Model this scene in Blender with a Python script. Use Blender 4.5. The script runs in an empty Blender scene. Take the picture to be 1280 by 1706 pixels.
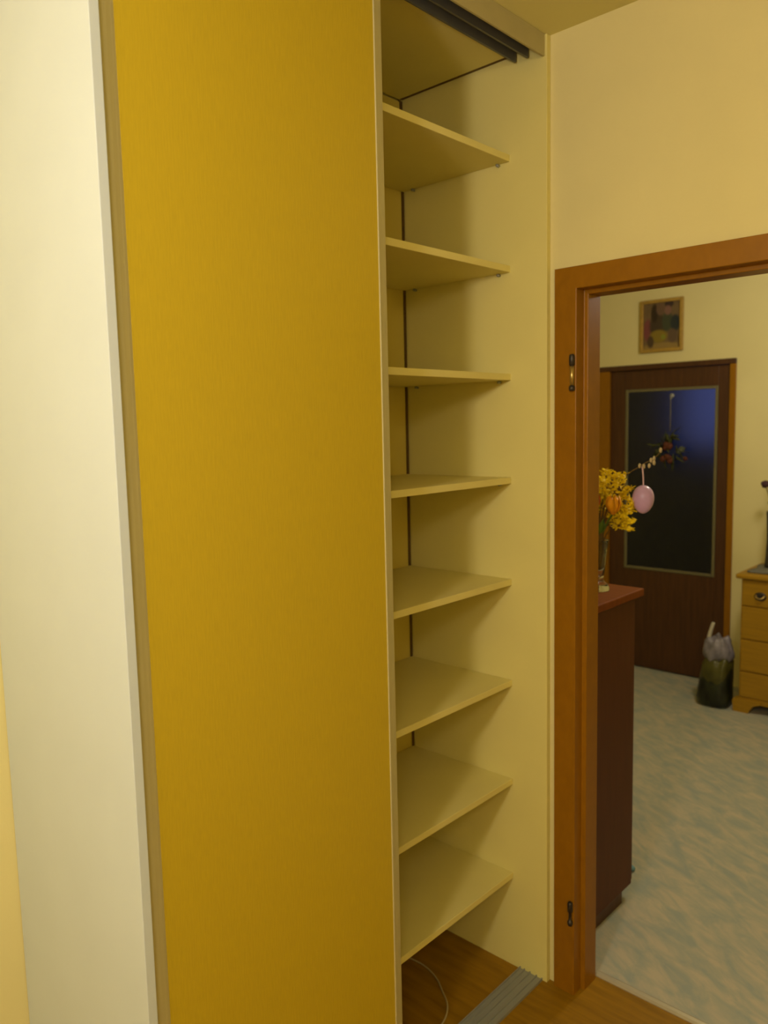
import bpy, bmesh, math, random
from mathutils import Vector, Matrix
random.seed(7)
scene = bpy.context.scene
COL = scene.collection

# ---------------------------------------------------------------- camera
cam_data = bpy.data.cameras.new('camera')
cam = bpy.data.objects.new('camera', cam_data)
COL.objects.link(cam)
RIGHT = Vector((0.67829244, -0.73444533, -0.02257023))
UP = Vector((0.09564784, 0.05779649, 0.99373591))
FWD = Vector((0.72854022, 0.67620235, -0.10945103))
M = Matrix((RIGHT, UP, -FWD)).transposed().to_4x4()
M.translation = Vector((-1.898, -1.1352, 1.6369))
cam.matrix_world = M
cam_data.sensor_fit = 'HORIZONTAL'
cam_data.sensor_width = 36.0
cam_data.lens = 1315.0 * 36.0 / 1280.0
cam_data.clip_start = 0.02
cam_data.dof.use_dof = True
cam_data.dof.focus_distance = 1.55
cam_data.dof.aperture_fstop = 5.6
scene.camera = cam

# ---------------------------------------------------------------- world, lamps, exposure
world = bpy.data.worlds.new('world')
scene.world = world
world.use_nodes = True
world.node_tree.nodes['Background'].inputs[0].default_value = (0.010, 0.012, 0.018, 1)
world.node_tree.nodes['Background'].inputs[1].default_value = 1.0


def lamp(name, loc, power, color, radius):
    d = bpy.data.lights.new(name, 'POINT')
    d.energy = power
    d.color = color
    d.shadow_soft_size = radius
    o = bpy.data.objects.new(name, d)
    COL.objects.link(o)
    o.location = loc
    return o


lamp('hall_lamp', (-2.40, -0.64, 2.08), 45, (1.0, 0.90, 0.85), 0.09)
lamp('hall_fill_light', (-2.7, -1.75, 2.35), 24, (1.0, 0.90, 0.85), 0.16)  # unseen fill light added behind the camera, no fixture of the hall
lamp('far_room_lamp', (1.62, -0.20, 2.32), 29, (1.0, 0.90, 0.80), 0.12)

scene.view_settings.view_transform = 'Standard'
scene.view_settings.look = 'None'
scene.view_settings.gamma = 1.0
scene.view_settings.use_curve_mapping = False
scene.view_settings.exposure = 0.0


# ---------------------------------------------------------------- materials
def new_mat(name):
    m = bpy.data.materials.new(name)
    m.use_nodes = True
    nt = m.node_tree
    return m, nt, nt.nodes['Principled BSDF']


def plain(name, color, rough=0.6, metal=0.0, var=0.06, scale=6.0, stretch=(1, 1, 1), bump=0.0, bump_scale=120.0,
          spec=0.4, detail=4.0):
    """a procedural material: base colour varied by (stretched) noise, and fine relief"""
    m, nt, b = new_mat(name)
    tc = nt.nodes.new('ShaderNodeTexCoord')
    mp = nt.nodes.new('ShaderNodeMapping')
    mp.inputs['Scale'].default_value = stretch
    nt.links.new(tc.outputs['Object'], mp.inputs['Vector'])
    nz = nt.nodes.new('ShaderNodeTexNoise')
    nz.inputs['Scale'].default_value = scale
    nz.inputs['Detail'].default_value = detail
    nt.links.new(mp.outputs['Vector'], nz.inputs['Vector'])
    rp = nt.nodes.new('ShaderNodeValToRGB')
    rp.color_ramp.elements[0].position = 0.3
    rp.color_ramp.elements[1].position = 0.7
    rp.color_ramp.elements[0].color = [max(0, c * (1 - var)) for c in color] + [1]
    rp.color_ramp.elements[1].color = [min(1, c * (1 + var)) for c in color] + [1]
    nt.links.new(nz.outputs['Fac'], rp.inputs['Fac'])
    nt.links.new(rp.outputs['Color'], b.inputs['Base Color'])
    b.inputs['Roughness'].default_value = rough
    b.inputs['Metallic'].default_value = metal
    b.inputs['Specular IOR Level'].default_value = spec
    if bump > 0:
        n2 = nt.nodes.new('ShaderNodeTexNoise')
        n2.inputs['Scale'].default_value = bump_scale
        n2.inputs['Detail'].default_value = 3
        nt.links.new(mp.outputs['Vector'], n2.inputs['Vector'])
        bp_ = nt.nodes.new('ShaderNodeBump')
        bp_.inputs['Strength'].default_value = bump
        bp_.inputs['Distance'].default_value = 0.004
        nt.links.new(n2.outputs['Fac'], bp_.inputs['Height'])
        nt.links.new(bp_.outputs['Normal'], b.inputs['Normal'])
    return m


def lino(name):
    m, nt, b = new_mat(name)
    tc = nt.nodes.new('ShaderNodeTexCoord')
    mp = nt.nodes.new('ShaderNodeMapping')
    mp.inputs['Rotation'].default_value = (0, 0, 0.52)
    nt.links.new(tc.outputs['Object'], mp.inputs['Vector'])
    m2 = nt.nodes.new('ShaderNodeMapping')
    m2.inputs['Scale'].default_value = (3.0, 1.1, 1)
    nt.links.new(mp.outputs['Vector'], m2.inputs['Vector'])
    mp = m2
    nz = nt.nodes.new('ShaderNodeTexNoise')
    nz.inputs['Scale'].default_value = 7.0
    nz.inputs['Detail'].default_value = 6
    nz.inputs['Roughness'].default_value = 0.62
    nz.inputs['Distortion'].default_value = 0.5
    nt.links.new(mp.outputs['Vector'], nz.inputs['Vector'])
    rp = nt.nodes.new('ShaderNodeValToRGB')
    e = rp.color_ramp.elements
    e[0].position = 0.36
    e[0].color = (0.33, 0.37, 0.34, 1)
    e[1].position = 0.64
    e[1].color = (0.53, 0.475, 0.36, 1)
    k = e.new(0.5)
    k.color = (0.42, 0.42, 0.34, 1)
    nt.links.new(nz.outputs['Fac'], rp.inputs['Fac'])
    nt.links.new(rp.outputs['Color'], b.inputs['Base Color'])
    b.inputs['Roughness'].default_value = 0.55
    return m


def glass(name, color, rough, ior=1.45):
    m, nt, b = new_mat(name)
    b.inputs['Base Color'].default_value = (*color, 1)
    b.inputs['Transmission Weight'].default_value = 1.0
    b.inputs['Roughness'].default_value = rough
    b.inputs['IOR'].default_value = ior
    nz = nt.nodes.new('ShaderNodeTexNoise')
    nz.inputs['Scale'].default_value = 60
    bu = nt.nodes.new('ShaderNodeBump')
    bu.inputs['Strength'].default_value = 0.02
    nt.links.new(nz.outputs['Fac'], bu.inputs['Height'])
    nt.links.new(bu.outputs['Normal'], b.inputs['Normal'])
    return m


def emit(name, color, strength):
    m, nt, b = new_mat(name)
    b.inputs['Base Color'].default_value = (0, 0, 0, 1)
    b.inputs['Emission Color'].default_value = (*color, 1)
    b.inputs['Emission Strength'].default_value = strength
    return m


def ellipses(name, base, items):
    """flat painted picture: soft ellipses (centre, radii, colour) over a ground, in the picture plane (object y, z)"""
    m, nt, b = new_mat(name)
    tc = nt.nodes.new('ShaderNodeTexCoord')
    nz = nt.nodes.new('ShaderNodeTexNoise')
    nz.inputs['Scale'].default_value = 30
    nt.links.new(tc.outputs['Object'], nz.inputs['Vector'])
    cur = None
    rp = nt.nodes.new('ShaderNodeValToRGB')
    rp.color_ramp.elements[0].color = [c * .75 for c in base] + [1]
    rp.color_ramp.elements[1].color = [c * 1.25 for c in base] + [1]
    nt.links.new(nz.outputs['Fac'], rp.inputs['Fac'])
    cur = rp.outputs['Color']
    for (cy, cz), (ry, rz), colr in items:
        mp = nt.nodes.new('ShaderNodeMapping')
        mp.vector_type = 'POINT'
        mp.inputs['Location'].default_value = (0, -cy / ry, -cz / rz)
        mp.inputs['Scale'].default_value = (0, 1 / ry, 1 / rz)
        nt.links.new(tc.outputs['Object'], mp.inputs['Vector'])
        ln = nt.nodes.new('ShaderNodeVectorMath')
        ln.operation = 'LENGTH'
        nt.links.new(mp.outputs['Vector'], ln.inputs[0])
        mr = nt.nodes.new('ShaderNodeMapRange')
        mr.interpolation_type = 'SMOOTHSTEP'
        mr.inputs['From Min'].default_value = 1.15
        mr.inputs['From Max'].default_value = 0.7
        nt.links.new(ln.outputs['Value'], mr.inputs['Value'])
        mx = nt.nodes.new('ShaderNodeMix')
        mx.data_type = 'RGBA'
        nt.links.new(mr.outputs['Result'], mx.inputs['Factor'])
        nt.links.new(cur, mx.inputs[6])
        mx.inputs[7].default_value = (*colr, 1)
        cur = mx.outputs[2]
    nt.links.new(cur, b.inputs['Base Color'])
    b.inputs['Roughness'].default_value = 0.6
    return m


MAT = dict(
    wall=plain('cream_wall_paint', (0.78, 0.69, 0.32), 0.9, var=0.03, scale=3, bump=0.10, bump_scale=160),
    ceiling=plain('ceiling_paint', (0.74, 0.67, 0.27), 0.95, var=0.02, scale=3, bump=0.06, bump_scale=140),
    white_board=plain('white_melamine', (0.78, 0.69, 0.245), 0.55, var=0.015, scale=8),
    outer_board=plain('pale_grey_white_melamine', (0.60, 0.665, 0.68), 0.5, var=0.015, scale=8),
    back_board=plain('cream_hardboard', (0.72, 0.58, 0.12), 0.7, var=0.02, scale=8),
    beech=plain('beech_laminate', (0.545, 0.395, 0.018), 0.42, var=0.045, scale=60, stretch=(6, 6, 0.5), bump=0.03,
                bump_scale=90, spec=0.35),
    alu=plain('champagne_aluminium', (0.58, 0.53, 0.29), 0.62, metal=0.15, var=0.03, scale=20, stretch=(8, 8, 0.3)),
    track=plain('shaded_track_aluminium', (0.16, 0.16, 0.14), 0.5, metal=0.4, var=0.05, scale=20),  # shade under the top track put into this dark base colour
    fascia=plain('track_front_aluminium', (0.46, 0.40, 0.18), 0.65, metal=0.0, var=0.03, scale=20),
    gap_shade=plain('dark_gap_shade', (0.13, 0.075, 0.012), 0.8),  # shade of the open panel gaps, put into a flat brown
    steel=plain('grey_track_steel', (0.34, 0.35, 0.31), 0.5, metal=0.3, var=0.02, scale=20),
    frame_wood=plain('brown_lacquered_wood', (0.30, 0.128, 0.004), 0.38, var=0.06, scale=12, stretch=(4, 4, 2),
                     spec=0.25),
    hinge=plain('dark_hinge_metal', (0.06, 0.05, 0.04), 0.4, metal=0.6),
    brass=plain('brass', (0.62, 0.46, 0.16), 0.32, metal=0.9),
    hall_floor=plain('orange_brown_laminate', (0.29, 0.150, 0.006), 0.42, var=0.22, scale=5, stretch=(8, 0.9, 1),
                     spec=0.2),
    lino=lino('mottled_grey_green_lino'),
    strip=plain('pale_threshold_metal', (0.60, 0.55, 0.42), 0.35, metal=0.4),
    mahogany=plain('dark_mahogany_veneer', (0.080, 0.031, 0.010), 0.45, var=0.18, scale=10, stretch=(6, 6, 0.5)),
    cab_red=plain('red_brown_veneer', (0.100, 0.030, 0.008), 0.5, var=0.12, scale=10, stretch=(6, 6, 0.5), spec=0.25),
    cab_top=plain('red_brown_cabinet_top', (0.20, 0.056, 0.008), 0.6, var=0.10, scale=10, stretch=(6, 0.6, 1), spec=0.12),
    bead=plain('olive_glazing_bead', (0.17, 0.15, 0.07), 0.5),
    pine=plain('varnished_pine', (0.36, 0.195, 0.006), 0.45, var=0.10, scale=9, stretch=(3, 0.7, 10)),
    gilt=plain('yellow_gilt_wood', (0.42, 0.26, 0.045), 0.45, var=0.15, scale=30),
    frosted=glass('dark_frosted_glass', (0.34, 0.38, 0.46), 0.30),
    clear=glass('clear_vase_glass', (0.93, 0.96, 0.93), 0.03),
    dusk=emit('dusk_sky_pane', (0.17, 0.22, 0.60), 0.55),
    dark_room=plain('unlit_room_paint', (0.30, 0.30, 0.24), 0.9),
    yellow=plain('forsythia_yellow', (0.95, 0.68, 0.006), 0.6, var=0.15, scale=60),
    orange=plain('orange_petals', (1.0, 0.38, 0.003), 0.5, var=0.18, scale=40),
    red_orange=plain('deep_orange_petals', (0.60, 0.15, 0.012), 0.5, var=0.18, scale=40),
    twig=plain('brown_twig_bark', (0.16, 0.10, 0.03), 0.8, var=0.2, scale=60),
    leaf=plain('green_leaf', (0.10, 0.18, 0.02), 0.5, var=0.2, scale=40),
    catkin=plain('pale_catkin_fur', (0.50, 0.40, 0.22), 0.9, var=0.15, scale=200, bump=0.3, bump_scale=400),
    egg=plain('pink_lilac_egg', (0.58, 0.36, 0.60), 0.28, var=0.16, scale=16),
    ribbon=plain('pale_pink_ribbon', (0.68, 0.45, 0.50), 0.6),
    dried=plain('dried_green_leaf', (0.055, 0.060, 0.012), 0.8, var=0.3, scale=50),
    dried_red=plain('dried_red_blossom', (0.105, 0.028, 0.010), 0.8, var=0.3, scale=60),
    dried_pale=plain('dried_pale_bloom', (0.075, 0.085, 0.050), 0.8, var=0.2, scale=60),
    cord=plain('pale_cord', (0.22, 0.20, 0.14), 0.7),
    cup=plain('clear_hook_plastic', (0.30, 0.30, 0.30), 0.3),
    bag_green=plain('dark_green_plastic', (0.026, 0.030, 0.013), 0.35, var=0.75, scale=9, bump=0.5, bump_scale=26),
    bag_yellow=plain('yellow_green_print', (0.085, 0.080, 0.016), 0.35, var=0.35, scale=14, bump=0.5, bump_scale=26),
    bag_lilac=plain('lilac_plastic', (0.24, 0.22, 0.26), 0.35, var=0.45, scale=16, bump=0.5, bump_scale=26),
    bag_white=plain('white_plastic_handle', (0.62, 0.58, 0.45), 0.4),
    charcoal=plain('dark_grey_cloth', (0.16, 0.155, 0.12), 0.9, var=0.15, scale=80, bump=0.3, bump_scale=300),
    dark_vase=plain('dark_glazed_ceramic', (0.040, 0.036, 0.034), 0.25, spec=0.6),
    dark_bloom=plain('dark_purple_bloom', (0.060, 0.026, 0.032), 0.85, var=0.3, scale=90),
    white_glint=plain('white_glint_bloom', (0.8, 0.8, 0.76), 0.6),  # white glint beside the dark vase, put into pale flower heads
    cable=plain('pale_cable', (0.42, 0.34, 0.16), 0.5),
    blue=plain('pale_blue_plastic', (0.16, 0.34, 0.42), 0.4),
)


# ---------------------------------------------------------------- helpers
def base_of(parent):
    v = Vector((0, 0, 0))
    while parent is not None:
        v = v + parent.location
        parent = parent.parent
    return v


def obj(name, bm, mat, parent=None, smooth=False, kind=None):
    """link a bmesh given in world coordinates as ONE mesh object under parent"""
    off = base_of(parent)
    if off.length > 0:
        bmesh.ops.translate(bm, verts=bm.verts, vec=-off)
    bmesh.ops.recalc_face_normals(bm, faces=bm.faces)
    me = bpy.data.meshes.new(name)
    bm.to_mesh(me)
    bm.free()
    me.materials.append(MAT[mat])
    if smooth:
        for p in me.polygons:
            p.use_smooth = True
    o = bpy.data.objects.new(name, me)
    COL.objects.link(o)
    o.parent = parent
    if kind:
        o['kind'] = kind
    return o


def thing(name, loc, label=None, cat=None, group=None, kind=None):
    o = bpy.data.objects.new(name, None)
    o.empty_display_size = 0.05
    COL.objects.link(o)
    o.location = loc
    tag(o, label, cat, group, kind)
    return o


def tag(o, label=None, cat=None, group=None, kind=None):
    if label: o['label'] = label
    if cat: o['category'] = cat
    if group: o['group'] = group
    if kind: o['kind'] = kind
    return o


def origin_to(o, loc):
    """move a top-level mesh's origin to loc without moving the mesh"""
    loc = Vector(loc)
    o.data.transform(Matrix.Translation(-loc))
    o.location = loc
    return o


def bx(x0, x1, y0, y1, z0, z1, bev=0.0, bm=None, seg=2):
    own = bmesh.new()
    bmesh.ops.create_cube(own, size=1.0)
    for v in own.verts:
        v.co = Vector((x0 + (v.co.x + .5) * (x1 - x0), y0 + (v.co.y + .5) * (y1 - y0), z0 + (v.co.z + .5) * (z1 - z0)))
    if bev > 0:
        bmesh.ops.bevel(own, geom=own.edges[:], offset=bev, segments=seg, affect='EDGES', profile=0.5)
    return join(bm, own)


def join(bm, own):
    if bm is None:
        return own
    me = bpy.data.meshes.new('tmp')
    own.to_mesh(me)
    own.free()
    bm.from_mesh(me)
    bpy.data.meshes.remove(me)
    return bm


def prism(poly, axis, a, b, bev=0.0, bm=None):
    """extrude a 2-D polygon along an axis: 'z' (x,y), 'y' (x,z) or 'x' (y,z)"""
    own = bmesh.new()

    def P(p, t):
        if axis == 'z': return (p[0], p[1], t)
        if axis == 'y': return (p[0], t, p[1])
        return (t, p[0], p[1])
    lo = [own.verts.new(P(p, a)) for p in poly]
    hi = [own.verts.new(P(p, b)) for p in poly]
    n = len(poly)
    own.faces.new(lo)
    own.faces.new(hi[::-1])
    for i in range(n):
        own.faces.new((lo[i], lo[(i + 1) % n], hi[(i + 1) % n], hi[i]))
    bmesh.ops.recalc_face_normals(own, faces=own.faces)
    if bev > 0:
        idx = 'xyz'.index(axis)
        es = [e for e in own.edges if abs(e.verts[0].co[idx] - e.verts[1].co[idx]) > 1e-4]
        bmesh.ops.bevel(own, geom=es, offset=bev, segments=2, affect='EDGES', profile=0.5)
    return join(bm, own)


def lathe(profile, center, n=24, bm=None, sx=1.0, sy=1.0):
    """surface of revolution about z: profile of (radius, z)"""
    own = bmesh.new()
    rings = []
    for r, z in profile:
        if r < 1e-5:
            rings.append([own.verts.new((center[0], center[1], center[2] + z))])
        else:
            rings.append([own.verts.new((center[0] + sx * r * math.cos(2 * math.pi * i / n),
                                         center[1] + sy * r * math.sin(2 * math.pi * i / n), center[2] + z))
                          for i in range(n)])
    for a, b in zip(rings, rings[1:]):
        if len(a) == 1 and len(b) == 1: continue
        for i in range(n):
            j = (i + 1) % n
            if len(a) == 1: own.faces.new((a[0], b[j], b[i]))
            elif len(b) == 1: own.faces.new((a[i], a[j], b[0]))
            else: own.faces.new((a[i], a[j], b[j], b[i]))
    return join(bm, own)


def tube(pts, r, n=8, bm=None, r1=None):
    own = bmesh.new()
    pts = [Vector(p) for p in pts]
    r1 = r if r1 is None else r1
    prev = None
    rings = []
    for k, p in enumerate(pts):
        d = (pts[min(k + 1, len(pts) - 1)] - pts[max(k - 1, 0)]).normalized()
        if prev is None:
            u = d.orthogonal().normalized()
        else:
            u = (prev - d * prev.dot(d))
            u = u.normalized() if u.length > 1e-6 else d.orthogonal().normalized()
        prev = u
        w = d.cross(u)
        rr = r + (r1 - r) * k / max(1, len(pts) - 1)
        rings.append([own.verts.new(p + rr * (math.cos(2 * math.pi * i / n) * u + math.sin(2 * math.pi * i / n) * w))
                      for i in range(n)])
    for a, b in zip(rings, rings[1:]):
        for i in range(n):
            own.faces.new((a[i], a[(i + 1) % n], b[(i + 1) % n], b[i]))
    own.faces.new(rings[0][::-1])
    own.faces.new(rings[-1])
    return join(bm, own)


def smooth_path(pts, sub=6):
    """Catmull-Rom through the points"""
    pts = [Vector(p) for p in pts]
    out = []
    for i in range(len(pts) - 1):
        p0, p1, p2, p3 = pts[max(i - 1, 0)], pts[i], pts[i + 1], pts[min(i + 2, len(pts) - 1)]
        for k in range(sub):
            t = k / sub
            out.append(0.5 * ((2 * p1) + (-p0 + p2) * t + (2 * p0 - 5 * p1 + 4 * p2 - p3) * t * t +
                              (-p0 + 3 * p1 - 3 * p2 + p3) * t ** 3))
    out.append(pts[-1])
    return out


def blob(center, rad, bm=None, n=2, scale=(1, 1, 1), jitter=0.0, rot=None):
    own = bmesh.new()
    bmesh.ops.create_icosphere(own, subdivisions=n, radius=1.0)
    for v in own.verts:
        k = 1 + random.uniform(-jitter, jitter)
        c = Vector((v.co.x * scale[0], v.co.y * scale[1], v.co.z * scale[2])) * rad * k
        if rot is not None: c = rot @ c
        v.co = c + Vector(center)
    return join(bm, own)


def petal(bm, base, direction, length, width, cup=0.25):
    """a pointed leaf or petal with thickness: a bent lens of six quads a side"""
    d = Vector(direction).normalized()
    s = d.orthogonal().normalized()
    up = d.cross(s)
    ang = random.uniform(0, 2 * math.pi)
    s, up = (s * math.cos(ang) + up * math.sin(ang)), (up * math.cos(ang) - s * math.sin(ang))
    own = bmesh.new()
    prof = [(0, .12), (.35, 1), (.7, .8), (1, .05)]
    t = width * 0.10
    rows = []
    for f, w in prof:
        c = Vector(base) + d * length * f + up * cup * length * f * f
        rows.append([own.verts.new(c - s * width * .5 * w + up * .06 * width), own.verts.new(c - up * t),
                     own.verts.new(c + s * width * .5 * w + up * .06 * width), own.verts.new(c + up * t)])
    for a, b in zip(rows, rows[1:]):
        for i in range(4):
            own.faces.new((a[i], a[(i + 1) % 4], b[(i + 1) % 4], b[i]))
    own.faces.new(rows[0][::-1])
    own.faces.new(rows[-1])
    return join(bm, own)


def struct(name, bm, mat, parent=None):
    return obj(name, bm, mat, parent, kind='structure' if parent is None else None)


# ---------------------------------------------------------------- the setting
H = 2.629
YB = 0.512            # back wall of the hall and of the closet niche
XF = 2.967            # far wall of the room behind the doorway
YN, YF = -2.6, 2.0

struct('floor', bx(-3.7, 0.104, -2.5, YB + 0.05, -0.06, 0.0), 'hall_floor')
struct('floor.001', bx(0.104, 5.3, YN, YF, -0.06, 0.0), 'lino')
struct('ceiling', bx(-3.7, 0.0, -2.5, YB + 0.05, H, H + 0.08), 'ceiling')
struct('ceiling.001', bx(0.08, XF, YN, YF, H, H + 0.08), 'ceiling')
bm = bx(0.0, 0.08, -0.050, YF, 0, H)
bx(0.0, 0.08, YN, -0.92, 0, H, bm=bm)
bx(0.0, 0.08, -0.92, -0.050, 2.005, H, bm=bm)
struct('wall_right', bm, 'wall')
struct('wall_back', bx(-3.7, -0.001, YB, YB + 0.05, 0, H), 'wall')
struct('wall_left', bx(-3.75, -3.7, -2.5, YB, 0, H), 'wall')
struct('wall_front', bx(-3.7, 0.0, -2.55, -2.5, 0, H), 'wall')
bm = bx(XF, XF + 0.1, YN, 0.555, 0, H)
bx(XF, XF + 0.1, 1.335, YF, 0, H, bm=bm)
bx(XF, XF + 0.1, 0.555, 1.335, 1.957, H, bm=bm)
struct('wall_far', bm, 'wall')
struct('wall_far_left', bx(0.08, XF, YF, YF + 0.05, 0, H), 'wall')
struct('wall_far_right', bx(0.08, XF, YN - 0.05, YN, 0, H), 'wall')
# the unlit room beyond the glazed door, with its window on the dusk
bm = bx(5.2, 5.3, -0.4, 3.2, 0, H)
bx(XF + 0.1, 5.2, 3.1, 3.2, 0, H, bm=bm)
bx(XF + 0.1, 5.2, -0.5, -0.4, 0, H, bm=bm)
bx(XF + 0.1, 5.3, -0.5, 3.2, H, H + 0.08, bm=bm)
bx(XF + 0.1, 5.3, YF, 3.2, -0.06, 0.0, bm=bm)
struct('wall_beyond', bm, 'dark_room')
w1 = thing('window_1', (5.19, 0.95, 1.75), kind='structure')
WA, WB_ = 0.35, 1.72
bm = bx(5.15, 5.2, WA - 0.06, WA, 1.35, 2.41)
bx(5.15, 5.2, WB_, WB_ + 0.06, 1.35, 2.41, bm=bm)
bx(5.15, 5.2, WA, WB_, 1.35, 1.41, bm=bm)
bx(5.15, 5.2, WA, WB_, 2.35, 2.41, bm=bm)
obj('window_frame', bm, 'dark_room', w1)
obj('window_pane', bx(5.185, 5.195, WA, WB_, 1.41, 2.35), 'dusk', w1)

struct('trim_1', prism([(0.100, 0.0), (0.100, 0.003), (0.106, 0.007), (0.118, 0.007), (0.126, 0.003), (0.126, 0.0)],
                       'y', -0.05, -0.92), 'strip')

# door_1: lacquered frame of the near doorway (its leaf is taken off), two hinge halves on the left jamb
d1 = thing('door_1', (0.04, -0.485, 0), kind='structure')
JL = [(-0.014, -0.020), (-0.014, -0.085), (0.026, -0.085), (0.026, -0.098), (0.080, -0.098), (0.092, -0.098),
      (0.092, -0.020), (0.080, -0.020), (0.080, -0.0501), (0.0, -0.0501), (0.0, -0.020)]


def mitre(bm, axis):
    """cut the frame members' ends at the mitre line of the architrave"""
    for v in bm.verts:
        if axis == 'z' and v.co.z > 1.9:
            q = v.co.y if v.co.y > -0.485 else -0.970 - v.co.y
            v.co.z = 1.978 + (q + 0.085) * 0.877
        elif axis == 'y':
            q = -0.085 + (v.co.z - 1.978) / 0.877
            v.co.y = q if v.co.y > -0.485 else -0.970 - q
    return bm


obj('jamb', mitre(prism(JL, 'z', 0, 1.982, 0.002), 'z'), 'frame_wood', d1)
JR = [(x, -0.970 - y) for x, y in JL]
obj('jamb', mitre(prism(JR, 'z', 0, 1.982, 0.002), 'z'), 'frame_wood', d1)
HD = [(-0.014, 2.035), (-0.014, 1.978), (0.026, 1.978), (0.026, 1.966), (0.092, 1.966), (0.092, 2.035), (0.080, 2.035),
      (0.080, 2.0049), (0.0, 2.0049), (0.0, 2.035)]
obj('door_head', mitre(prism(HD, 'y', -0.020, -0.950, 0.002), 'y'), 'frame_wood', d1)
for z0, z1, pin in ((1.715, 1.810, True), (0.215, 0.285, False)):
    h = obj('hinge', lathe([(0, 0), (0.006, 0), (0.0075, 0.004), (0.0075, 0.012), (0.004, 0.014), (0.004, z1 - z0 - 0.030),
                            (0.0075, z1 - z0 - 0.028), (0.0075, z1 - z0 - 0.004), (0.005, z1 - z0), (0, z1 - z0)],
                           (-0.021, -0.0765, z0), 12), 'hinge', d1, smooth=True)
    if pin:
        obj('hinge_pin', lathe([(0, 0), (0.0055, 0.0), (0.0055, 0.050), (0, 0.050)], (-0.021, -0.0765, z0 + 0.0145), 12),
            'brass', h, smooth=True)

# door_2: dark glazed door in the far wall
d2 = thing('door_2', (XF, 0.945, 0), kind='structure')
obj('jamb', bx(XF - 0.012, XF + 0.06, 0.526, 0.562, 0, 1.950, 0.003), 'frame_wood', d2)
obj('jamb', bx(XF - 0.012, XF + 0.06, 1.328, 1.405, 0, 1.950, 0.003), 'frame_wood', d2)
obj('door_head', bx(XF - 0.012, XF + 0.06, 0.526, 1.405, 1.950, 1.982, 0.003), 'mahogany', d2)
G0, G1, GZ0, GZ1 = 0.632, 1.222, 0.660, 1.828
bm = bx(XF + 0.012, XF + 0.052, 0.564, G0, 0.008, 1.948, 0.002)
bx(XF + 0.012, XF + 0.052, G1, 1.326, 0.008, 1.948, 0.002, bm=bm)
bx(XF + 0.012, XF + 0.052, G0, G1, 0.008, GZ0, 0.002, bm=bm)
bx(XF + 0.012, XF + 0.052, G0, G1, GZ1, 1.948, 0.002, bm=bm)
leaf = obj('door_leaf', bm, 'mahogany', d2)
bm = bx(XF + 0.006, XF + 0.026, G0, G0 + 0.018, GZ0, GZ1, 0.003)
bx(XF + 0.006, XF + 0.026, G1 - 0.018, G1, GZ0, GZ1, 0.003, bm=bm)
bx(XF + 0.006, XF + 0.026, G0 + 0.018, G1 - 0.018, GZ0, GZ0 + 0.018, 0.003, bm=bm)
bx(XF + 0.006, XF + 0.026, G0 + 0.018, G1 - 0.018, GZ1 - 0.018, GZ1, 0.003, bm=bm)
obj('glazing_bead', bm, 'bead', leaf)
obj('glass_pane', bx(XF + 0.018, XF + 0.024, G0 + 0.016, G1 - 0.016, GZ0 + 0.016, GZ1 - 0.016), 'frosted', leaf)

# ---------------------------------------------------------------- the built-in wardrobe
XL = -1.283
W = thing('wardrobe', (-0.642, 0.25, 0),
          'tall built-in wardrobe, beech sliding door on left, open white shelves on right', 'wardrobe')
obj('side_panel', bx(XL, XL + 0.017, 0.0, 0.511, 0, 2.622, 0.0012), 'outer_board', W)
obj('side_panel', bx(-0.0185, -0.0005, 0.0, 0.511, 0, 2.6285, 0.0012), 'white_board', W)
obj('divider', bx(-0.640, -0.622, 0.112, 0.500, 0.0, 2.600, 0.001), 'white_board', W)
obj('back_panel', bx(XL + 0.020, -0.0265, 0.501, 0.508, 0.0, 2.598), 'back_board', W)
obj('gap_shade_strip', bx(-0.0265, -0.0185, 0.4965, 0.508, 0.0, 2.600), 'gap_shade', W)  # these dark strips stand in for the shade inside the panel gaps
obj('gap_shade_strip', bx(-0.030, -0.0185, 0.094, 0.4965, 2.6035, 2.612), 'gap_shade', W)
obj('top_panel', bx(XL + 0.018, -0.030, 0.094, 0.500, 2.603, 2.621, 0.001), 'white_board', W)
tr = obj('top_track', bx(XL + 0.018, -0.019, 0.012, 0.092, 2.608, 2.621), 'track', W)
obj('track_fascia', bx(XL + 0.018, -0.019, 0.006, 0.0125, 2.574, 2.6285, 0.001), 'fascia', tr)
for yy in (0.050, 0.088):
    obj('track_flange', bx(XL + 0.018, -0.026, yy, yy + 0.006, 2.582, 2.608), 'track', tr)
bt = obj('bottom_track', bx(XL + 0.018, -0.019, 0.014, 0.092, 0.0, 0.004, 0.0008), 'steel', W)
for yy in (0.014, 0.033, 0.055, 0.074, 0.089):
    obj('track_rib', bx(XL + 0.018, -0.019, yy, yy + 0.003, 0.004, 0.009), 'steel', bt)

# the sliding door in the front track
sd = obj('sliding_door', bx(-1.231, -0.6525, 0.0195, 0.0300, 0.012, 2.590, 0.0005), 'beech', W)
PL = [(-1.264, 0.024), (-1.2625, 0.0195), (-1.257, 0.0172), (-1.2465, 0.0165), (-1.237, 0.0178), (-1.2305, 0.0205),
      (-1.2290, 0.026), (-1.2285, 0.044), (-1.264, 0.044)]
obj('edge_profile', prism(PL, 'z', 0.012, 2.592, 0.0008), 'alu', sd)
PR = [(-0.6540, 0.0195), (-0.6536, 0.0170), (-0.6510, 0.0170), (-0.6500, 0.0205), (-0.6360, 0.0225), (-0.6225, 0.0265),
      (-0.6200, 0.0290), (-0.6200, 0.046), (-0.654, 0.046)]
obj('edge_profile', prism(PR, 'z', 0.012, 2.592, 0.0003), 'alu', sd)
obj('rail', bx(-1.2285, -0.654, 0.0302, 0.044, 0.012, 0.050, 0.001), 'alu', sd)
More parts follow.
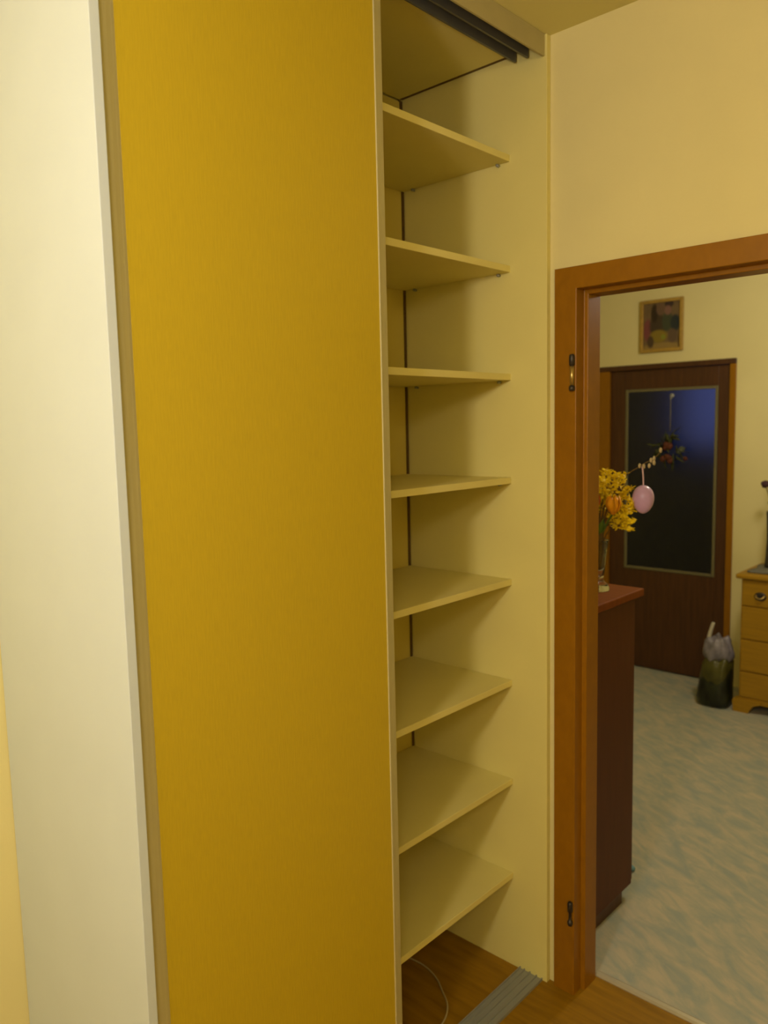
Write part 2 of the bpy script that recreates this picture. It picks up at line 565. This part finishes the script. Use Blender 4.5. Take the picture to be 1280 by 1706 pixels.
obj('rail', bx(-1.2285, -0.654, 0.0302, 0.044, 2.560, 2.592, 0.001), 'alu', sd)

# eight white shelves, each on its pins
for zb in (2.338, 2.046, 1.753, 1.464, 1.172, 0.874, 0.574, 0.281):
    s = obj('shelf', bx(-0.6215, -0.019, 0.115, 0.499, zb, zb + 0.018, 0.0012), 'white_board', W)
    for py in (0.150, 0.455):
        pin = bmesh.new()
        tube([(-0.0185, py, zb - 0.004), (-0.0300, py, zb - 0.004)], 0.0038, 8, pin)
        obj('shelf_pin', pin, 'steel', s, smooth=True)

# cable left on the wardrobe floor
path = smooth_path([(-0.30, 0.455, 0.004), (-0.25, 0.43, 0.03), (-0.205, 0.352, 0.006), (-0.205, 0.300, 0.0045),
                    (-0.222, 0.250, 0.0045), (-0.247, 0.212, 0.0045), (-0.288, 0.158, 0.0045), (-0.350, 0.128, 0.0045),
                    (-0.45, 0.120, 0.0045)], 8)
o = obj('cable', tube(path, 0.0027, 8), 'cable', smooth=True)
tag(origin_to(o, (-0.25, 0.2, 0)), 'thin pale cable curving over the dark floor inside the wardrobe', 'cable')

# ---------------------------------------------------------------- dark cabinet behind the door jamb
C = thing('cabinet', (0.33, 0.40, 0), 'dark red-brown cabinet with a glass vase on top, beside the doorway', 'cabinet')
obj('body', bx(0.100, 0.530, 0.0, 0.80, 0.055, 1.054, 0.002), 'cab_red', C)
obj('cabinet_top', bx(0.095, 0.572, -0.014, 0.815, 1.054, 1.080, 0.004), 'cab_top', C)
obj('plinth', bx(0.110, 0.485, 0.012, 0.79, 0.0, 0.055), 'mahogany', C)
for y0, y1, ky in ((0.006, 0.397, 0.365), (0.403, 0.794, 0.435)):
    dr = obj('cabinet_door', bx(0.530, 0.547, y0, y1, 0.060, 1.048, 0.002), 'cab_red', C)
    kn = bmesh.new()
    blob((0.562, ky, 0.62), 0.014, kn, 2)
    tube([(0.547, ky, 0.62), (0.560, ky, 0.62)], 0.006, 10, kn)
    obj('knob', kn, 'brass', dr, smooth=True)

# vase with spring branches
VX, VY, VZ = 0.452, 0.088, 1.0802
VS = thing('vase', (VX, VY, VZ), 'slender clear glass vase with a round foot holding yellow blossom branches', 'vase')
outer = [(0, 0.012), (0.030, 0), (0.034, 0.002), (0.034, 0.008), (0.029, 0.020), (0.018, 0.030), (0.013, 0.036), (0.015, 0.046), (0.021, 0.085),
         (0.026, 0.135), (0.030, 0.165), (0.0315, 0.168), (0.029, 0.166), (0.0245, 0.135), (0.0195, 0.085), (0.013, 0.052),
         (0.0, 0.044)]
obj('vase_glass', lathe(outer, (VX, VY, VZ), 28), 'clear', VS, smooth=True)


def at(px, py, x):
    """the point seen at a pixel on the vertical plane x (used once, for laying flowers out at the vase)"""
    d = RIGHT * ((px - 640) / 1315) - UP * ((py - 853) / 1315) + FWD
    o_ = Vector((-1.898, -1.1352, 1.6369))
    return o_ + d * ((x - o_.x) / d.x)


def star(bm, c, r):
    for k in range(4):
        a = random.uniform(0, 6.28)
        d = Vector((math.cos(a) * .8, math.sin(a), random.uniform(-.6, 1.0)))
        petal(bm, c, d, r * random.uniform(.8, 1.25), r * .62)


FB = thing('forsythia_bunch', (VX, VY, VZ + 0.05), 'bunch of yellow forsythia twigs standing in the glass vase', 'flowers')
tips = [(1003, 800), (1012, 786), (1016, 796), (1028, 796), (1038, 797), (1048, 815), (1056, 838), (1061, 846), (1050, 868),
        (1046, 878), (1036, 864), (1024, 806), (1006, 818), (1015, 826), (1000, 828), (1042, 826), (1045, 852), (990, 806),
        (980, 822), (970, 838), (985, 850), (975, 812)]
for i, (px, py) in enumerate(tips):
    tip = at(px, py, VX + random.uniform(-0.05, 0.05))
    root = Vector((VX + random.uniform(-.006, .006), VY + random.uniform(-.006, .006), VZ + 0.068))
    neck = Vector((VX + random.uniform(-.012, .012), VY + random.uniform(-.012, .012), VZ + 0.168))
    pts = smooth_path([root, neck, neck.lerp(tip, .5) + Vector((0, 0, .03)), tip], 4)
    tw = obj('twig', tube(pts, 0.0022, 5, r1=0.0012), 'twig', FB, smooth=True)
    fl = bmesh.new()
    n = len(pts)
    for k, p in enumerate(pts[int(n * .62):]):
        for _ in range(3):
            star(fl, p + Vector((random.gauss(0, .006), random.gauss(0, .007), random.gauss(0, .006))), 0.013)
    for _ in range(4):
        star(fl, tip + Vector((random.gauss(0, .007), random.gauss(0, .007), random.gauss(0, .007))), 0.014)
    obj('blossoms', fl, 'yellow', tw, kind='stuff')


def tulip(px, py, x, mat, size, label):
    c = at(px, py, x)
    T = thing('tulip', (VX, VY, VZ + 0.055), label, 'flower')
    pts = smooth_path([(VX, VY, VZ + .068), (VX + .004, VY - .004, VZ + .17), Vector((VX, VY, VZ + .17)).lerp(c, .6) +
                       Vector((0, 0, -.01)), c - Vector((0, 0, size * .9))], 5)
    obj('stem', tube(pts, 0.003, 7), 'leaf', T, smooth=True)
    for k in range(6):
        a = k * math.pi / 3
        pm = bmesh.new()
        dirv = Vector((math.cos(a) * .55, math.sin(a) * .55, 1)).normalized()
        side = Vector((-math.sin(a), math.cos(a), 0))
        outv = Vector((math.cos(a), math.sin(a), 0))
        rows = []
        base = c - Vector((0, 0, size))
        for f, w, b_ in ((0, .18, .05), (.25, .75, .55), (.55, 1.0, .78), (.8, .75, .72), (1.0, .12, .55)):
            p = base + Vector((0, 0, 2 * size * f)) + outv * size * b_ * (1.0 if k % 2 else .9)
            hw = size * .55 * w
            rows.append([pm.verts.new(p - side * hw - outv * hw * .3), pm.verts.new(p + outv * size * .08),
                         pm.verts.new(p + side * hw - outv * hw * .3), pm.verts.new(p - outv * size * .04)])
        for r0, r1_ in zip(rows, rows[1:]):
            for i in range(4):
                pm.faces.new((r0[i], r0[(i + 1) % 4], r1_[(i + 1) % 4], r1_[i]))
        pm.faces.new(rows[0][::-1])
        pm.faces.new(rows[-1])
        obj('petal', pm, mat, T, smooth=True)
    lf = bmesh.new()
    petal(lf, (VX, VY, VZ + .175), (c - Vector((VX, VY, VZ + .20))) + Vector((0, .02, .01)), 0.075, 0.028, .1)
    obj('leaf', lf, 'leaf', T, smooth=True)


tulip(1022, 842, VX - 0.05, 'orange', 0.030, 'bright orange tulip among the yellow blossom in the glass vase')
tulip(991, 836, VX - 0.05, 'red_orange', 0.023, 'darker red-orange tulip in the glass vase, half behind the doorway jamb')

WB = thing('willow_branch', (VX, VY, VZ + 0.05), 'long thin catkin branch reaching out of the vase, egg hanging from it', 'branch')
bpts = smooth_path([(VX, VY, VZ + .068), (VX - .004, VY + .004, VZ + .17), at(1012, 850, VX), at(1036, 800, VX),
                    at(1068, 776, VX), at(1092, 762, VX), at(1104, 748, VX)], 6)
obj('twig', tube(bpts, 0.0022, 6, r1=0.001), 'twig', WB, smooth=True)
for px, py in ((1066, 776), (1073, 777), (1082, 776), (1085, 767), (1090, 771), (1090, 764), (996, 774), (1101, 750)):
    cm = bmesh.new()
    blob(at(px, py, VX), 0.006, cm, 2, (0.8, 0.8, 1.35))
    obj('catkin', cm, 'catkin', WB, smooth=True)

ec = at(1072, 832, VX)
EG = thing('easter_egg', ec, 'pink and lilac egg hanging on a ribbon from the catkin branch', 'egg')
ep = [(0, -0.0445)] + [(0.0325 * math.sin(t) * (1 - .10 * math.cos(t) * -1 * -1), -0.0445 * math.cos(t))
                       for t in [math.pi * k / 16 for k in range(1, 16)]] + [(0, 0.0445)]
obj('egg_shell', lathe(ep, ec, 28), 'egg', EG, smooth=True)
rb = bmesh.new()
top = at(1070.5, 777, VX)
tube(smooth_path([ec + Vector((0, 0, .043)), ec + Vector((0, 0.001, .07)), top], 4), 0.0024, 6, rb)
obj('ribbon', rb, 'ribbon', EG, smooth=True)

o = obj('blue_scrap', blob((0.690, 0.072, 0.010), 0.010, None, 2, (1.1, 1.2, 1.0), 0.12), 'blue', smooth=True)
tag(origin_to(o, (0.690, 0.072, 0)), 'tiny pale blue scrap on the mottled floor beside the dark cabinet', 'scrap')

# ---------------------------------------------------------------- dried-flower ornament on the far door glass
OX = XF - 0.006
OR = thing('door_ornament', (OX, 0.915, 1.40), 'hanging bunch of dried red and green flowers on the far door glass',
           'ornament')
hk = bmesh.new()
lathe([(0, 0), (0.016, 0.0), (0.013, 0.006), (0, 0.009)], (0, 0, 0), 16, hk)
for v in hk.verts:
    v.co = Vector((XF + 0.0175 - v.co.z, 0.918 + v.co.x, 1.778 + v.co.y))
tube([(XF + 0.01, 0.918, 1.778), (XF + 0.001, 0.918, 1.776), (XF - 0.001, 0.918, 1.765), (XF - 0.003, 0.918, 1.755)], 0.0035, 8, hk)
obj('hook', hk, 'cup', OR, smooth=True)
obj('cord', tube([(OX, 0.918, 1.765), (OX, 0.917, 1.66), (OX - .004, 0.916, 1.56)], 0.0022, 6), 'cord', OR, smooth=True)
OXX = OX - 0.022
for k in range(34):
    t = random.random()
    z = 1.57 - .19 * t
    w = .02 + .075 * t
    p = Vector((OXX + random.uniform(-.012, .012), 0.915 + random.uniform(-w, w), z))
    lm = bmesh.new()
    petal(lm, p, Vector((random.uniform(-.2, .1), (p.y - .915) * 10 + random.uniform(-.4, .4), random.uniform(-1.0, .2))),
          random.uniform(.05, .09), random.uniform(.016, .026))
    obj('leaf', lm, 'dried', OR, smooth=True)
for (y, z, r, mt) in ((0.925, 1.475, .020, 'dried_red'), (0.905, 1.465, .022, 'dried_red'), (0.93, 1.455, .018, 'dried_red'),
                      (0.915, 1.395, .024, 'dried_red'), (0.945, 1.385, .020, 'dried_red'), (0.90, 1.375, .018, 'dried_red'),
                      (0.83, 1.445, .020, 'dried_pale'), (0.845, 1.43, .016, 'dried_pale'), (0.805, 1.39, .014, 'dried_red'),
                      (0.985, 1.43, .014, 'dried')):
    bb = blob((OXX - 0.014, y, z), r, None, 2, (.8, 1, 1), .18)
    obj('bloom', bb, mt, OR, smooth=True)

# ---------------------------------------------------------------- framed picture over the far door
PY0, PY1, PZ0, PZ1 = 0.845, 1.120, 2.052, 2.374
pc = Vector((XF - 0.012, (PY0 + PY1) / 2, (PZ0 + PZ1) / 2))
PF = thing('framed_picture', pc, 'small picture in a yellow wooden frame on the wall above the far door', 'picture')
FW = 0.021
for args in ((PY0, PY0 + FW, PZ0, PZ1), (PY1 - FW, PY1, PZ0, PZ1), (PY0 + FW, PY1 - FW, PZ0, PZ0 + FW), (PY0 + FW, PY1 - FW, PZ1 - FW, PZ1)):
    obj('frame_bar', bx(XF - 0.020, XF - 0.0005, *args, 0.004), 'gilt', PF)
wy, wz = (PY1 - PY0 - 2 * FW), (PZ1 - PZ0 - 2 * FW)


def pic(u, v, ru, rv, c):
    return ((wy * (.5 - u), wz * (.5 - v)), (wy * ru, wz * rv), c)


MAT['painting'] = ellipses('figure_painting', (0.17, 0.11, 0.045), [
    pic(.50, .98, .6, .12, (0.30, 0.20, 0.05)), pic(.12, .58, .13, .26, (0.20, 0.055, 0.05)),
    pic(.40, .50, .25, .30, (0.055, 0.035, 0.016)), pic(.30, .22, .10, .22, (0.030, 0.016, 0.004)),
    pic(.47, .14, .13, .14, (0.15, 0.085, 0.045)), pic(.66, .42, .16, .24, (0.050, 0.060, 0.028)),
    pic(.87, .47, .14, .20, (0.018, 0.028, 0.028)), pic(.70, .04, .13, .09, (0.050, 0.028, 0.020)),
    pic(.67, .18, .10, .11, (0.22, 0.11, 0.075)), pic(.80, .74, .14, .16, (0.12, 0.075, 0.040)),
    pic(.42, .73, .26, .15, (0.24, 0.17, 0.015)), pic(.55, .75, .07, .06, (0.22, 0.24, 0.02)),
    pic(.20, .84, .10, .14, (0.075, 0.045, 0.02)), pic(.98, .85, .03, .20, (0.06, 0.03, 0.01))])
obj('canvas', bx(XF - 0.008, XF - 0.003, PY0 + FW, PY1 - FW, PZ0 + FW, PZ1 - FW), 'painting', PF)

# ---------------------------------------------------------------- pine chest of drawers
DX0, DX1, DY1, DY0 = 2.560, 2.955, 0.335, -0.56
D = thing('chest_of_drawers', (2.75, (DY0 + DY1) / 2, 0), 'yellow pine chest of drawers beside the far door', 'chest of drawers')
obj('carcass', bx(DX0 + 0.012, DX1, DY0, DY1, 0.070, 0.755, 0.002), 'pine', D)
obj('chest_top', bx(DX0 - 0.018, DX1 + 0.008, DY0 - 0.025, DY1 + 0.025, 0.755, 0.782, 0.008), 'pine', D)
mid = (DY0 + DY1) / 2


def pull(dr, y, z):
    p = bmesh.new()
    own = bmesh.new()
    lathe([(0, 0), (0.030, 0.0), (0.030, 0.003), (0.024, 0.005), (0, 0.006)], (0, 0, 0), 24, own)
    for v in own.verts: v.co = Vector((DX0 - v.co.z, y + v.co.x * 1.05, z + v.co.y * .78))
    join(p, own)
    obj('pull_plate', p, 'hinge', dr, smooth=True)
    r = tube(smooth_path([(DX0 - .004, y - .022, z + .006), (DX0 - .016, y - .016, z - .004), (DX0 - .019, y, z - .009),
                          (DX0 - .016, y + .016, z - .004), (DX0 - .004, y + .022, z + .006)], 5), 0.0042, 8)
    obj('pull_handle', r, 'brass', dr, smooth=True)


for y0, y1, z0, z1, pulls in ((mid + .003, DY1 - .008, 0.608, 0.748, (0.232,)), (DY0 + .008, mid - .003, 0.608, 0.748, (-0.457,)),
                              (DY0 + .008, DY1 - .008, 0.421, 0.600, (0.10, -0.325)), (DY0 + .008, DY1 - .008, 0.239, 0.413, (0.10, -0.325)),
                              (DY0 + .008, DY1 - .008, 0.090, 0.231, (0.10, -0.325))):
    dr = obj('drawer', bx(DX0, DX0 + 0.020, y0, y1, z0, z1, 0.003), 'pine', D)
    for yp in pulls:
        pull(dr, yp, (z0 + z1) / 2 - 0.012)
obj('base_rail', bx(DX0 + .004, DX0 + .03, DY0, DY1, 0.055, 0.088, 0.002), 'pine', D)
for s, yy in ((1, DY1), (-1, DY0)):
    foot = [(yy + s * .022, 0.075), (yy + s * .030, 0.060), (yy + s * .024, 0.0), (yy - s * .055, 0.0), (yy - s * .080, 0.045),
            (yy - s * .120, 0.060), (yy - s * .120, 0.075)]
    obj('foot', prism(foot, 'x', DX0 - .006, DX0 + .040, 0.002), 'pine', D)
    obj('foot', prism(foot, 'x', DX1 - .040, DX1, 0.002), 'pine', D)

cl = bmesh.new()
bmesh.ops.create_grid(cl, x_segments=14, y_segments=14, size=0.5)
for v in cl.verts:
    x, y = v.co.x, v.co.y
    v.co = Vector((2.735 + .26 * x, 0.13 + .36 * y + .01 * math.sin(9 * x), 0.7965 + 0.005 * math.sin(11 * x + 3 * y) * math.cos(8 * y)
                   + .012 * (1 - abs(2 * y)) * (1 - abs(2 * x))))
ret = bmesh.ops.extrude_face_region(cl, geom=cl.faces[:])
for v in [g for g in ret['geom'] if isinstance(g, bmesh.types.BMVert)]:
    v.co.z = 0.7822
o = obj('folded_cloth', cl, 'charcoal', smooth=True)
tag(origin_to(o, (2.735, 0.13, 0.7822)), 'dark grey folded cloth lying on top of the pine chest', 'cloth')

fvx, fvy = 2.735, 0.231
FV = thing('dark_vase', (fvx, fvy, 0.806), 'tall dark vase on the pine chest, cut off by the picture edge', 'vase')
obj('vase_body', lathe([(0, 0), (0.036, 0), (0.038, 0.01), (0.034, 0.06), (0.030, 0.16), (0.033, 0.26), (0.036, 0.31), (0.033, 0.31),
                        (0.027, 0.16), (0.0, 0.02)], (fvx, fvy, 0.804), 24), 'dark_vase', FV, smooth=True)
DFL = thing('dried_flowers', (fvx, fvy, 0.85), 'dark dried flowers with round heads standing in the tall dark vase', 'flowers')
for i, (y, z, r, mt) in enumerate(((0.283, 1.262, .024, 'dark_bloom'), (0.235, 1.215, .016, 'white_glint'), (0.232, 1.33, .020, 'dark_bloom'),
                                   (0.18, 1.36, .022, 'dark_bloom'), (0.13, 1.30, .020, 'dark_bloom'), (0.238, 1.165, .022, 'dark_bloom'),
                                   (0.16, 1.22, .016, 'white_glint'), (0.23, 1.40, .014, 'dried'))):
    x = fvx + random.uniform(-.04, .04)
    st = obj('stem', tube(smooth_path([(fvx, fvy, 0.86), (fvx, fvy + (y - fvy) * .2, 1.12), (x, y, z)], 5), 0.0028, 6), 'twig', DFL, smooth=True)
    obj('bloom', blob((x, y, z), r, None, 2, (1, 1, .85), .12), mt, st, smooth=True)

# ---------------------------------------------------------------- carrier bag on the floor
BX, BY = 2.60, 0.474
BG = thing('carrier_bag', (BX, BY, 0), 'full dark green plastic bag with lilac top beside the pine chest', 'bag')


def crumple(profile, n, amp, seed, sx, sy, square=0.0):
    """a slumped plastic skin: rings of (radius, height, lean), squared off, with folds running down"""
    rnd = random.Random(seed)
    ph = [rnd.uniform(0, 6.28) for _ in range(8)]
    b = bmesh.new()
    rings = []
    for r, z, lean in profile:
        if r < 1e-5:
            rings.append([b.verts.new((BX, BY + lean, z))])
            continue
        ring = []
        for i in range(n):
            a = 2 * math.pi * i / n
            ca, sa = math.cos(a), math.sin(a)
            q = 1 / max(abs(ca), abs(sa))
            k = (1 - square) + square * min(q, 1.22)
            k *= 1 + amp * (math.sin(3 * a + ph[0] + 9 * z) * .5 + math.sin(7 * a + ph[1] - 16 * z) * .45 +
                            math.sin(13 * a + ph[2] + 30 * z) * .35)
            dz = 0 if z < .02 else .010 * math.sin(4 * a + ph[3]) + .006 * math.sin(9 * a + ph[4])
            ring.append(b.verts.new((BX + sx * r * k * ca, BY + lean + sy * r * k * sa, max(z + dz, .0005))))
        rings.append(ring)
    for a_, b_ in zip(rings, rings[1:]):
        for i in range(n):
            j = (i + 1) % n
            if len(a_) == 1: b.faces.new((a_[0], b_[j], b_[i]))
            elif len(b_) == 1: b.faces.new((a_[i], a_[j], b_[0]))
            else: b.faces.new((a_[i], a_[j], b_[j], b_[i]))
    return b


obj('bag_body', crumple([(0, .001, 0), (.074, .001, 0), (.088, .012, 0), (.093, .05, .002), (.090, .10, .000), (.086, .15, -.004),
                         (.083, .20, -.008), (.080, .245, -.012), (.070, .265, -.014), (.040, .275, -.015), (0, .275, -.015)],
                        48, .045, 3, .95, .98, .5), 'bag_green', BG, smooth=True)
obj('bag_print', crumple([(.0895, .155, -.004), (.091, .17, -.005), (.0890, .21, -.009), (.0870, .25, -.013), (.076, .275, -.015),
                          (.05, .285, -.016), (0, .287, -.016)], 48, .045, 3, .95, .90, .5), 'bag_yellow', BG, smooth=True)
obj('bag_mouth', crumple([(0, .262, -.012), (.066, .268, -.013), (.079, .29, -.014), (.078, .32, -.014), (.070, .35, -.012), (.064, .375, -.012),
                          (.052, .392, -.014), (.030, .380, -.014), (0, .372, -.014)], 48, .11, 5, .95, .98, .3), 'bag_lilac', BG, smooth=True)
hb = bmesh.new()
hp = smooth_path([(BX - .03, BY + .034, .355), (BX - .03, BY + .030, .40), (BX - .03, BY + .016, .455), (BX - .028, BY + .008, .482)], 5)
own = tube(hp, 0.013, 8, r1=0.009)
join(hb, own)
obj('bag_handle', hb, 'bag_white', BG, smooth=True)
